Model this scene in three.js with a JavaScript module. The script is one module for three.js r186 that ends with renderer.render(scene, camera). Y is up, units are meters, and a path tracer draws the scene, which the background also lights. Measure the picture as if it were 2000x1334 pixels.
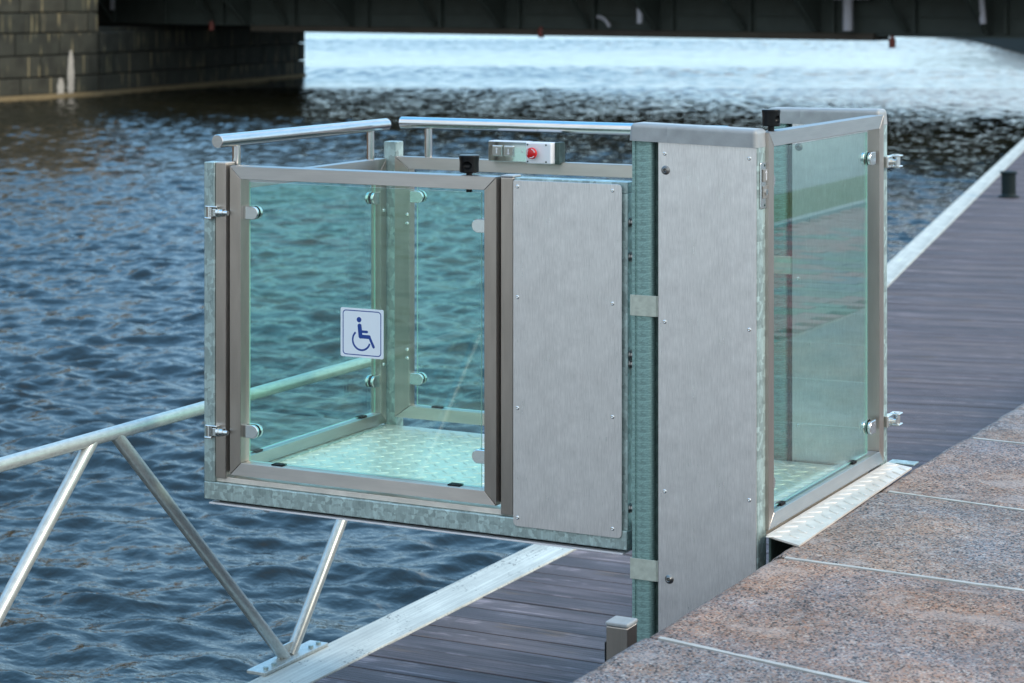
import * as THREE from 'three';
import { RoundedBoxGeometry } from 'three/addons/geometries/RoundedBoxGeometry.js';
import { mergeGeometries } from 'three/addons/utils/BufferGeometryUtils.js';
import { Brush, Evaluator, SUBTRACTION } from 'three-bvh-csg';

// ------------------------------------------------------------------ camera, sky, sun, exposure
const scene = new THREE.Scene();
const YAW = THREE.MathUtils.degToRad(27.2);
const camera = new THREE.PerspectiveCamera(2 * Math.atan(1344 / 4400) * 180 / Math.PI, 2000 / 2688, 0.1, 4000);
camera.position.set(0, 1.5, 0);
camera.rotation.y = YAW;
camera.setViewOffset(2000, 2688, 0, 1354, 2000, 1334);   // level camera, lens shifted down: verticals stay vertical
camera.focus = 6.6;
camera.userData.fStop = 4.2;
const renderer = new THREE.WebGLRenderer({ antialias: true });
renderer.toneMapping = THREE.LinearToneMapping;
renderer.toneMappingExposure = 1.0;
renderer.shadowMap.enabled = true;

let seed = 7;
const rnd = () => { seed = (seed + 0x6d2b79f5) | 0; let t = Math.imul(seed ^ (seed >>> 15), 1 | seed); t = (t + Math.imul(t ^ (t >>> 7), 61 | t)) ^ t; return ((t ^ (t >>> 14)) >>> 0) / 4294967296; };
const rr = (a, b) => a + (b - a) * rnd();
const { lerp, clamp, smoothstep } = THREE.MathUtils;
const hash = (x, y, s) => { let h = Math.imul(x, 374761393) ^ Math.imul(y, 668265263) ^ Math.imul(s, 974711); h = Math.imul(h ^ (h >>> 13), 1274126177); return ((h ^ (h >>> 16)) >>> 0) / 4294967296; };
const pm = (a, n) => ((a % n) + n) % n;
function vnoise(x, y, s = 0, px = 1 << 20, py = px) {      // value noise, periodic over px, py cells
  const ix = Math.floor(x), iy = Math.floor(y), fx = x - ix, fy = y - iy, u = fx * fx * (3 - 2 * fx), v = fy * fy * (3 - 2 * fy);
  const a = pm(ix, px), b = pm(ix + 1, px), c = pm(iy, py), d = pm(iy + 1, py);
  return lerp(lerp(hash(a, c, s), hash(b, c, s), u), lerp(hash(a, d, s), hash(b, d, s), u), v);
}
function fbm(x, y, s = 0, oct = 4, px = 1 << 16, py = px) {
  let v = 0, a = 0.5, t = 0;
  for (let i = 0; i < oct; i++) { v += a * vnoise(x, y, s + i * 17, px, py); t += a; a *= 0.5; x *= 2; y *= 2; px *= 2; py *= 2; }
  return v / t;
}

{ // sky: pale towards the horizon, blue above, thin broken cloud
  const W = 1024, H = 512, data = new Float32Array(W * H * 4);
  for (let r = 0; r < H; r++) {
    const up = ((r + 0.5) / H - 0.5) * Math.PI, y = Math.sin(up), e = Math.max(0, y);
    for (let c = 0; c < W; c++) {
      const a = ((c + 0.5) / W - 0.5) * 2 * Math.PI, x = Math.cos(a) * Math.cos(up), z = Math.sin(a) * Math.cos(up);
      const k = 1 - Math.exp(-e * 2.7), o = (r * W + c) * 4;
      const base = [lerp(1.06, 0.20, k), lerp(1.42, 0.86, k), lerp(1.54, 1.76, k)];
      const q = 1.6 / (e + 0.22), n = fbm(x * q + 40, z * q + 40, 3, 5);
      const cl = smoothstep(n, 0.52, 0.80) * smoothstep(e, 0.01, 0.12) * 0.6 + smoothstep(x * 0.75 + z * 0.66, -0.45, 0.75) * (0.35 + 0.75 * n) * smoothstep(e, 0.0, 0.06);   // added high cloud veil, behind the camera and out of view, whitens the light
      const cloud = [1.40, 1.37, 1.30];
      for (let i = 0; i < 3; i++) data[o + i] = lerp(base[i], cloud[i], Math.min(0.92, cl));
      data[o + 3] = 1;
    }
  }
  const t = new THREE.DataTexture(data, W, H, THREE.RGBAFormat, THREE.FloatType);
  t.mapping = THREE.EquirectangularReflectionMapping; t.magFilter = THREE.LinearFilter; t.needsUpdate = true;
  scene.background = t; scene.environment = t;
}
const sun = new THREE.DirectionalLight(new THREE.Color(1, 0.89, 0.74), 2.3);
sun.position.set(30, 21, -9); sun.target.position.set(-3, 0, -6);
sun.castShadow = true; sun.shadow.radius = 22; sun.shadow.mapSize.set(2048, 2048);
Object.assign(sun.shadow.camera, { left: -12, right: 12, top: 12, bottom: -12, near: 1, far: 90 });
sun.name = 'sun';
scene.add(sun, sun.target);

// ------------------------------------------------------------------ textures
function tex(w, h, fn, srgb = true) {      // fn(x, y) -> [r, g, b] 0..255
  const d = new Uint8Array(w * h * 4);
  for (let y = 0; y < h; y++) for (let x = 0; x < w; x++) { const p = fn(x, y), o = (y * w + x) * 4; d[o] = clamp(p[0], 0, 255); d[o + 1] = clamp(p[1], 0, 255); d[o + 2] = clamp(p[2], 0, 255); d[o + 3] = 255; }
  const t = new THREE.DataTexture(d, w, h); t.wrapS = t.wrapT = THREE.RepeatWrapping; t.magFilter = THREE.LinearFilter; t.minFilter = THREE.LinearMipmapLinearFilter; t.generateMipmaps = true;
  if (srgb) t.colorSpace = THREE.SRGBColorSpace; t.needsUpdate = true; return t;
}
const rep = (t, u, v) => { const c = t.clone(); c.repeat.set(u, v); c.needsUpdate = true; return c; };
const g3 = (v) => [v, v, v];

// granite: interlocked grains, pink and grey feldspar, pale quartz, dark mica
const graniteT = (() => {
  const N = 2048, C = 420, px = new Float32Array(C * C * 2), col = [];
  for (let i = 0; i < C * C; i++) { px[i * 2] = rnd(); px[i * 2 + 1] = rnd(); const r = rnd(); col.push(r < 0.16 ? [96, 93, 95] : r < 0.22 ? [58, 57, 60] : r < 0.50 ? [178, 158, 150] : r < 0.64 ? [184, 152, 132] : r < 0.90 ? [160, 156, 155] : [204, 198, 192]); }
  const low = new Float32Array(256 * 256 * 3);      // broad patches: damp, iron stain, pale scale
  for (let y = 0; y < 256; y++) for (let x = 0; x < 256; x++) { const o = (y * 256 + x) * 3; low[o] = (fbm(x / 32, y / 32, 9, 5, 8) - 0.5) * 40; low[o + 1] = (fbm(x / 26, y / 26, 21, 4, 10, 10) - 0.5) * 30; low[o + 2] = smoothstep(fbm(x / 21, y / 16, 33, 5, 12, 16), 0.62, 0.72) * 0.6; }
  return tex(N, N, (x, y) => {
    const wx = (vnoise(x / 11, y / 11, 5, 186) - 0.5) * 0.9, wy = (vnoise(x / 11, y / 11, 6, 186) - 0.5) * 0.9, gx = x / N * C + wx, gy = y / N * C + wy, ix = Math.floor(gx), iy = Math.floor(gy);
    let best = 9, bi = 0;
    for (let j = -1; j < 2; j++) for (let i = -1; i < 2; i++) { const k = pm(iy + j, C) * C + pm(ix + i, C), dx = ix + i + px[k * 2] - gx, dy = iy + j + px[k * 2 + 1] - gy, d = dx * dx + dy * dy; if (d < best) { best = d; bi = k; } }
    const c = col[bi], o = ((y >> 3) * 256 + (x >> 3)) * 3, s = (hash(x, y, 2) - 0.5) * 20 + (vnoise(x / 26, y / 26, 44, 79) - 0.5) * 34, lime = low[o + 2] * (0.6 + 0.4 * hash(x >> 1, y >> 1, 6));
    return [lerp(c[0] + s + low[o] + low[o + 1], 200, lime), lerp(c[1] + s + low[o], 196, lime), lerp(c[2] + s + low[o] - low[o + 1], 196, lime)];
  });
})();
const graniteB = tex(512, 512, (x, y) => g3(90 + 110 * fbm(x / 6, y / 6, 4, 3, 85) + 50 * hash(x, y, 8)), false);
// hot-dip galvanised: spangle flakes with drawn-down streaks
const galvT = (() => {
  const N = 512, C = 26, p = [];
  for (let i = 0; i < C * C; i++) p.push([rnd(), rnd(), rnd()]);
  return tex(N, N, (x, y) => {
    const wx = x / N * C + (fbm(x / 24, y / 24, 1, 3, 21) - 0.5) * 1.8, wy = y / N * C * 0.8 + (fbm(x / 24, y / 24, 2, 3, 21) - 0.5) * 1.8, ix = Math.floor(wx), iy = Math.floor(wy);
    let best = 9, b = 0;
    for (let j = -1; j < 2; j++) for (let i = -1; i < 2; i++) { const k = pm(iy + j, C) * C + pm(ix + i, C), dx = ix + i + p[k][0] - wx, dy = iy + j + p[k][1] - wy, d = dx * dx + dy * dy; if (d < best) { best = d; b = p[k][2]; } }
    const st = (vnoise(x / 3, y / 40, 7, 170, 13) - 0.5) * 30, f = (fbm(x / 60, y / 60, 12, 4, 8) - 0.5) * 50, v = 188 + (b - 0.5) * 48 + st * 0.6 + f * 0.6 + (hash(x, y, 3) - 0.5) * 16;
    return [v * 0.93, v * 1.0, v * 0.985];
  });
})();
// brushed metal: streaks run along v
const brushT = tex(512, 512, (x, y) => { const s = vnoise(x / 1.3, y / 90, 1, 393, 6) * 0.55 + vnoise(x / 2.5, y / 30, 2, 204, 17) * 0.45; const spot = smoothstep(hash(x >> 1, y >> 1, 4), 0.985, 1) * 30 * smoothstep(fbm(x / 50, y / 50, 31, 3, 10), 0.4, 0.7); return g3(230 + (s - 0.5) * 34 + (fbm(x / 70, y / 70, 6, 4, 7) - 0.5) * 18 + spot); });
const steelT = tex(256, 256, (x, y) => g3(228 + (vnoise(x / 1.5, y / 70, 1, 170, 4) - 0.5) * 9 + (fbm(x / 50, y / 50, 6, 4, 5) - 0.5) * 22));
const brushR = tex(512, 512, (x, y) => g3(160 + (vnoise(x / 1.5, y / 60, 11, 341, 8) - 0.5) * 70 + (fbm(x / 60, y / 60, 15, 4, 8) - 0.5) * 50), false);
// composite decking: fine ribs along u, scuffs and damp patches
const plankT = tex(512, 512, (x, y) => {
  const rib = Math.sin(y / 512 * Math.PI * 2 * 26) * 6, g = (vnoise(x / 60, y / 2, 1, 8, 256) - 0.5) * 34, f = (fbm(x / 70, y / 50, 3, 5, 7, 10) - 0.5) * 66;
  const pale = smoothstep(fbm(x / 40, y / 26, 8, 4, 12, 19), 0.66, 0.8) * 46, tan = smoothstep(fbm(x / 50, y / 40, 29, 4, 10, 12), 0.64, 0.8);
  const v = 112 + rib + g + f + pale + (hash(x, y, 5) - 0.5) * 18;
  return [v * 1.0 + tan * 20, v * 0.935 + tan * 12, v * 0.96];
});
const plankB = tex(256, 256, (x, y) => g3(128 + Math.sin(y / 256 * Math.PI * 2 * 26) * 90 + (hash(x, y, 1) - 0.5) * 40), false);
// pale weathered edge beam with grain, scratches and grit
const edgeT = tex(1024, 256, (x, y) => {
  const g = (vnoise(x / 200, y / 3, 1, 5, 85) - 0.5) * 30 + (fbm(x / 80, y / 40, 2, 5, 13, 6) - 0.5) * 50, grit = smoothstep(fbm(x / 5, y / 4, 7, 3, 205, 64), 0.71, 0.78) * smoothstep(fbm(x / 60, y / 40, 9, 3, 17, 6), 0.5, 0.62) * 120;
  const v = 200 + g + (hash(x, y, 3) - 0.5) * 14 - grit; return [v * 0.99, v, v * 0.97];
});
// pier masonry: dark damp stone with tan runs of lime
const stoneT = tex(512, 512, (x, y) => {
  const f = (fbm(x / 60, y / 60, 3, 5, 8) - 0.5) * 60, run = smoothstep(vnoise(x / 17, y / 150, 5, 30, 3) * 0.75 + fbm(x / 20, y / 60, 6, 3, 25, 8) * 0.25, 0.62, 0.82);
  const v = 66 + f * 0.7 + (hash(x, y, 1) - 0.5) * 18; return [lerp(v, 176, run * 0.75), lerp(v * 1.02, 160, run * 0.75), lerp(v * 0.93, 124, run * 0.75)];
});
const grimeT = tex(512, 512, (x, y) => g3(218 + (fbm(x / 40, y / 40, 3, 5, 12) - 0.5) * 44 + (hash(x, y, 1) - 0.5) * 10));
const grassT = tex(512, 512, (x, y) => { const f = fbm(x / 5, y / 5, 3, 4, 102), b = fbm(x / 80, y / 80, 7, 3, 6); return [60 + f * 70 + b * 20, 70 + f * 72, 42 + f * 40]; });
const asphaltT = tex(512, 512, (x, y) => g3(104 + (hash(x, y, 1) - 0.5) * 50 + (fbm(x / 60, y / 60, 2, 4, 8) - 0.5) * 40));

// ------------------------------------------------------------------ materials
const mat = (o, P = THREE.MeshStandardMaterial) => { const c = o.rgb; delete o.rgb; const m = new P(o); if (c) m.color.setRGB(...c); return m; };
const PH = THREE.MeshPhysicalMaterial;
const M = {
  granite: [[0.62, 0.585, 0.56], [0.71, 0.60, 0.535], [0.65, 0.60, 0.565], [0.69, 0.60, 0.55]].map((rgb) => mat({ rgb, map: rep(graniteT, 1 / 2, 1 / 2), bumpMap: rep(graniteB, 1 / 0.6, 1 / 0.6), bumpScale: 0.003, roughness: 0.82 })),
  mortar: mat({ rgb: [0.62, 0.61, 0.57], map: rep(grimeT, 2, 2), roughness: 0.95 }),
  wall: mat({ rgb: [0.5, 0.48, 0.46], map: rep(graniteT, 0.8, 0.8), roughness: 0.9 }),
  galv: mat({ rgb: [0.90, 0.975, 0.985], map: rep(galvT, 1 / 0.36, 1 / 0.36), metalness: 0.55, roughness: 0.48 }),
  column: mat({ rgb: [0.58, 0.79, 0.77], map: rep(galvT, 1 / 0.30, 1 / 0.045), metalness: 0.5, roughness: 0.5 }),
  galvDark: mat({ rgb: [0.16, 0.22, 0.21], map: rep(galvT, 1 / 0.4, 1 / 0.4), metalness: 0.5, roughness: 0.55 }),
  steel: mat({ rgb: [0.72, 0.65, 0.59], map: rep(steelT, 1 / 0.12, 1 / 0.5), metalness: 1, roughness: 0.42, anisotropy: 0.9 }, PH),
  tube: mat({ rgb: [0.78, 0.77, 0.76], map: rep(brushT, 1 / 0.1, 1 / 0.3), metalness: 1, roughness: 0.19 }),
  chrome: mat({ rgb: [0.72, 0.74, 0.73], metalness: 1, roughness: 0.22 }),
  darkSteel: mat({ rgb: [0.30, 0.30, 0.29], metalness: 1, roughness: 0.35 }),
  panel: mat({ rgb: [0.92, 0.89, 0.88], map: rep(brushT, 1 / 0.22, 1 / 0.22), roughnessMap: rep(brushR, 1 / 0.4, 1 / 0.4), bumpMap: rep(brushR, 1 / 0.2, 1 / 0.2), bumpScale: 0.0002, metalness: 0.84, roughness: 0.58, anisotropy: 0.35 }, PH),
  checker: mat({ rgb: [1.08, 1.0, 0.90], map: rep(grimeT, 1 / 0.5, 1 / 0.5), roughnessMap: rep(brushR, 2, 2), metalness: 0.35, roughness: 0.6 }),
  cap: mat({ rgb: [0.45, 0.48, 0.49], map: rep(grimeT, 2, 2), roughness: 0.38 }),
  strap: mat({ rgb: [0.66, 0.72, 0.62], map: rep(grimeT, 6, 6), roughness: 0.5 }),
  black: mat({ rgb: [0.006, 0.007, 0.008], roughness: 0.3, specularIntensity: 0.45 }, PH),
  rubber: mat({ rgb: [0.008, 0.008, 0.009], roughness: 0.7, specularIntensity: 0.4 }, PH),
  white: mat({ rgb: [0.74, 0.75, 0.79], roughness: 0.4 }),
  red: mat({ rgb: [0.58, 0.006, 0.012], roughness: 0.3 }),
  mirror: mat({ rgb: [0.75, 0.77, 0.76], metalness: 1, roughness: 0.06 }),
  button: mat({ rgb: [0.36, 0.34, 0.31], metalness: 0.7, roughness: 0.4 }),
  glass: mat({ rgb: [0.865, 0.985, 0.94], transmission: 1, thickness: 0, roughness: 0.0, ior: 1.52 }, PH),
  glassEdge: mat({ rgb: [0.50, 0.78, 0.62], roughness: 0.25, transmission: 0.35, thickness: 0 }, PH),
  planks: [[0.86, 0.85, 0.9], [1.0, 0.97, 1.0], [0.92, 0.88, 0.92], [0.8, 0.82, 0.88], [1.05, 1.0, 1.0]].map((k) => mat({ rgb: [k[0] * 0.80, k[1] * 0.76, k[2] * 0.72], map: rep(plankT, 1 / 1.1, 1 / 0.55), bumpMap: rep(plankB, 1 / 0.5, 1 / 0.145), bumpScale: 0.0016, roughness: 0.72 })),
  edge: mat({ rgb: [1.0, 0.98, 0.93], map: rep(edgeT, 1 / 2.2, 1 / 0.5), roughness: 0.7 }),
  pontoon: mat({ rgb: [0.10, 0.11, 0.11], roughness: 0.9 }),
  rail: mat({ rgb: [0.74, 0.79, 0.76], map: rep(grimeT, 1 / 0.1, 1 / 0.2), metalness: 0.5, roughness: 0.36 }),
  bollard: mat({ rgb: [0.010, 0.020, 0.022], roughness: 0.6, specularIntensity: 0.4 }, PH),
  bridge: mat({ rgb: [0.055, 0.072, 0.062], map: rep(grimeT, 0.3, 0.3), roughness: 0.7 }),
  flange: mat({ rgb: [0.075, 0.062, 0.045], map: rep(grimeT, 0.3, 0.3), roughness: 0.8 }),
  pale: mat({ rgb: [0.42, 0.42, 0.46], roughness: 0.6 }),
  lamp: mat({ rgb: [0.16, 0.02, 0.01], roughness: 0.4 }),
  stones: [[0.66, 0.69, 0.66], [0.80, 0.80, 0.74], [0.56, 0.60, 0.57], [0.74, 0.75, 0.70]].map((rgb) => mat({ rgb, map: rep(stoneT, 1 / 3, 1 / 3), roughness: 0.9 })),
  sandstone: mat({ rgb: [0.48, 0.34, 0.17], map: rep(grimeT, 0.4, 0.4), roughness: 0.95 }),
  tide: mat({ rgb: [0.30, 0.235, 0.13], map: rep(grimeT, 0.5, 0.5), roughness: 0.95 }),
  lime: mat({ rgb: [0.62, 0.60, 0.55], map: rep(grimeT, 1, 1), roughness: 0.95 }),
  bank: mat({ rgb: [0.05, 0.05, 0.025], map: rep(grassT, 0.2, 0.2), roughness: 0.95 }),
  brick: mat({ rgb: [1, 1, 1], map: rep(grimeT, 3, 3), roughness: 0.9 }),
  kerb: mat({ rgb: [0.5, 0.5, 0.48], map: rep(grimeT, 1, 1), roughness: 0.9 }),
  grass: mat({ rgb: [0.75, 0.8, 0.7], map: rep(grassT, 1 / 1.2, 1 / 1.2), roughness: 1 }),
  asphalt: mat({ rgb: [1.9, 1.9, 1.85], map: rep(asphaltT, 1 / 1.5, 1 / 1.5), roughness: 0.95 }),
};

// ------------------------------------------------------------------ helpers
const used = new Map();
const numbered = (n) => { const k = used.get(n) ?? 0; used.set(n, k + 1); return k ? n + '_' + String(k).padStart(3, '0') : n; };
const onAll = (o) => o.traverse((m) => { if (m.isMesh) { m.castShadow = m.receiveShadow = true; } });
function thing(name, label, category, base = [0, 0, 0], group) {
  const g = new THREE.Group(); g.name = numbered(name); g.position.set(...base); g.userData = { label, category }; if (group) g.userData.group = group;
  scene.add(g); return g;
}
function struct(name, base = [0, 0, 0]) { const g = new THREE.Group(); g.name = name; g.position.set(...base); g.userData = { kind: 'structure' }; scene.add(g); return g; }
const rootOf = (o) => { while (o.parent && o.parent !== scene) o = o.parent; return o; };
// metre uv by the way each face points; swap turns the grain by 90 degrees
function uvm(g, swap = false, du = 0, dv = 0) {
  if (g.index) g = g.toNonIndexed();
  const p = g.attributes.position, uv = new Float32Array(p.count * 2), a = new THREE.Vector3(), b = new THREE.Vector3(), c = new THREE.Vector3();
  for (let i = 0; i < p.count; i += 3) {
    a.fromBufferAttribute(p, i); b.fromBufferAttribute(p, i + 1).sub(a); c.fromBufferAttribute(p, i + 2).sub(a); b.cross(c);
    const x = Math.abs(b.x), y = Math.abs(b.y), z = Math.abs(b.z);
    for (let k = i; k < i + 3; k++) {
      const X = p.getX(k), Y = p.getY(k), Z = p.getZ(k), q = x > y && x > z ? [Z, Y] : y > z ? [X, Z] : [X, Y];
      uv[k * 2] = (swap ? q[1] : q[0]) + du; uv[k * 2 + 1] = (swap ? q[0] : q[1]) + dv;
    }
  }
  g.setAttribute('uv', new THREE.BufferAttribute(uv, 2)); g.deleteAttribute('uv1'); return g;
}
// world-placed geometry becomes a named part of its thing
function part(parent, name, g, m) {
  const root = rootOf(parent), mesh = new THREE.Mesh(g, m);
  g.translate(-root.position.x, -root.position.y, -root.position.z);
  mesh.name = name; parent.add(mesh); return mesh;
}
function box(x0, x1, y0, y1, z0, z1, r = 0.002, swap = false, seg = 1) {
  const w = Math.abs(x1 - x0), h = Math.abs(y1 - y0), d = Math.abs(z1 - z0), rad = Math.min(r, w / 2.01, h / 2.01, d / 2.01);
  const g = rad > 0 ? new RoundedBoxGeometry(w, h, d, seg, rad) : new THREE.BoxGeometry(w, h, d);
  g.translate((x0 + x1) / 2, (y0 + y1) / 2, (z0 + z1) / 2);
  return uvm(g, swap, rnd() * 3, rnd() * 3);
}
function cyl(a, b, r, seg = 20, r2 = r) {      // closed cylinder from a to b
  const A = new THREE.Vector3(...a), B = new THREE.Vector3(...b), L = A.distanceTo(B), g = new THREE.CylinderGeometry(r2, r, L, seg, 1);
  const uv = g.attributes.uv; for (let i = 0; i < uv.count; i++) uv.setXY(i, uv.getX(i) * 6.28 * r + 0.37, uv.getY(i) * L);
  g.applyQuaternion(new THREE.Quaternion().setFromUnitVectors(new THREE.Vector3(0, 1, 0), B.clone().sub(A).normalize()));
  g.translate((a[0] + b[0]) / 2, (a[1] + b[1]) / 2, (a[2] + b[2]) / 2); return g.toNonIndexed();
}
const merge = (list) => mergeGeometries(list.map((g) => { const q = g.index ? g.toNonIndexed() : g; for (const k of Object.keys(q.attributes)) if (!['position', 'normal', 'uv'].includes(k)) q.deleteAttribute(k); return q; }));
// a prism of a polygon: pts in (u, v), from w0 to w1; plane 'xy' (w = z) or 'zy' (u = z, w = x)
function prism(pts, w0, w1, plane = 'xy', swap = false, bevel = 0.0012) {
  const lo = Math.min(w0, w1), hi = Math.max(w0, w1);
  const g = new THREE.ExtrudeGeometry(pts instanceof THREE.Shape ? pts : new THREE.Shape(pts.map((p) => new THREE.Vector2(...p))), { depth: hi - lo - 2 * bevel, bevelEnabled: bevel > 0, bevelThickness: bevel, bevelSize: bevel, bevelOffset: -bevel, bevelSegments: 1, curveSegments: 10 });
  if (plane === 'xy') g.translate(0, 0, lo + bevel);
  else { g.rotateY(-Math.PI / 2); g.translate(hi - bevel, 0, 0); }
  return uvm(g, swap, rnd() * 3, rnd() * 3);
}
// four mitred tubes round an opening
function mitred(parent, u0, u1, v0, v1, w0, w1, t, plane, m, tl = t) {
  const g = 0.0009;
  part(parent, 'top_rail', prism([[u0 + g, v1], [u1 - g, v1], [u1 - t - g, v1 - t], [u0 + tl + g, v1 - t]].map(([u, v]) => [u, v]), w0, w1, plane, true), m);
  part(parent, 'bottom_rail', prism([[u0 + g, v0], [u0 + tl + g, v0 + t], [u1 - t - g, v0 + t], [u1 - g, v0]], w0, w1, plane, true), m);
  part(parent, 'stile', prism([[u0, v0 + g], [u0, v1 - g], [u0 + tl, v1 - t - g], [u0 + tl, v0 + t + g]], w0, w1, plane), m);
  part(parent, 'stile', prism([[u1, v0 + g], [u1 - t, v0 + t + g], [u1 - t, v1 - t - g], [u1, v1 - g]], w0, w1, plane), m);
}
function pane(parent, x0, x1, y0, y1, z0, z1) {      // a sheet of tempered glass; its four rims are green
  const g = new THREE.BoxGeometry(Math.abs(x1 - x0), y1 - y0, Math.abs(z1 - z0)); g.translate((x0 + x1) / 2, (y0 + y1) / 2, (z0 + z1) / 2);
  const alongZ = Math.abs(z1 - z0) > Math.abs(x1 - x0), faces = alongZ ? [0, 1] : [4, 5];
  g.groups.forEach((q, i) => { q.materialIndex = faces.includes(i) ? 0 : 1; });
  return part(parent, 'glass_pane', g, [M.glass, M.glassEdge]);
}
const rivetG = new THREE.LatheGeometry([[0.0001, 0.0004], [0.0017, 0.0004], [0.0018, 0.0019], [0.0032, 0.0022], [0.0052, 0.0012], [0.0058, 0]].map((p) => new THREE.Vector2(...p)), 14);
rivetG.rotateX(Math.PI / 2);
function rivets(parent, list, z) { const b = rootOf(parent).position; for (const [x, y] of list) { const r = new THREE.Mesh(rivetG, M.chrome); r.name = 'rivet'; r.position.set(x - b.x, y - b.y, z - b.z); parent.add(r); } }
function dShape(w, h, dir) {      // glass clamp outline: square at the frame, round towards the glass
  const s = new THREE.Shape(), r = h / 2;
  s.moveTo(0, -r); s.lineTo(dir * (w - r), -r); s.absarc(dir * (w - r), 0, r, -Math.PI / 2, dir > 0 ? Math.PI / 2 : -Math.PI * 1.5, dir < 0); s.lineTo(0, r); s.closePath(); return s;
}
// clamp at (u, v), growing in direction dir along u, gripping glass of thickness tg centred at w
function clampPair(parent, u, v, w, dir, plane, tg = 0.006, wd = 0.058, h = 0.041) {
  const t = 0.011, mk = (a, b, bev, k) => { const g = prism(dShape(wd * k, h * k, dir), a, b, plane, false, bev); plane === 'xy' ? g.translate(u, v, 0) : g.translate(0, v, u); return g; };
  part(parent, 'glass_clamp', merge([mk(w + tg / 2 + 0.0022, w + tg / 2 + 0.0022 + t, 0.0018, 1), mk(w - tg / 2 - 0.0022 - t, w - tg / 2 - 0.0022, 0.0018, 1)]), M.chrome);
  part(parent, 'clamp_gasket', merge([mk(w + tg / 2 + 0.0002, w + tg / 2 + 0.0021, 0, 0.97), mk(w - tg / 2 - 0.0021, w - tg / 2 - 0.0002, 0, 0.97)]), M.rubber);
}
const hexBolt = (a, b, r) => cyl(a, b, r, 6);

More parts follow.
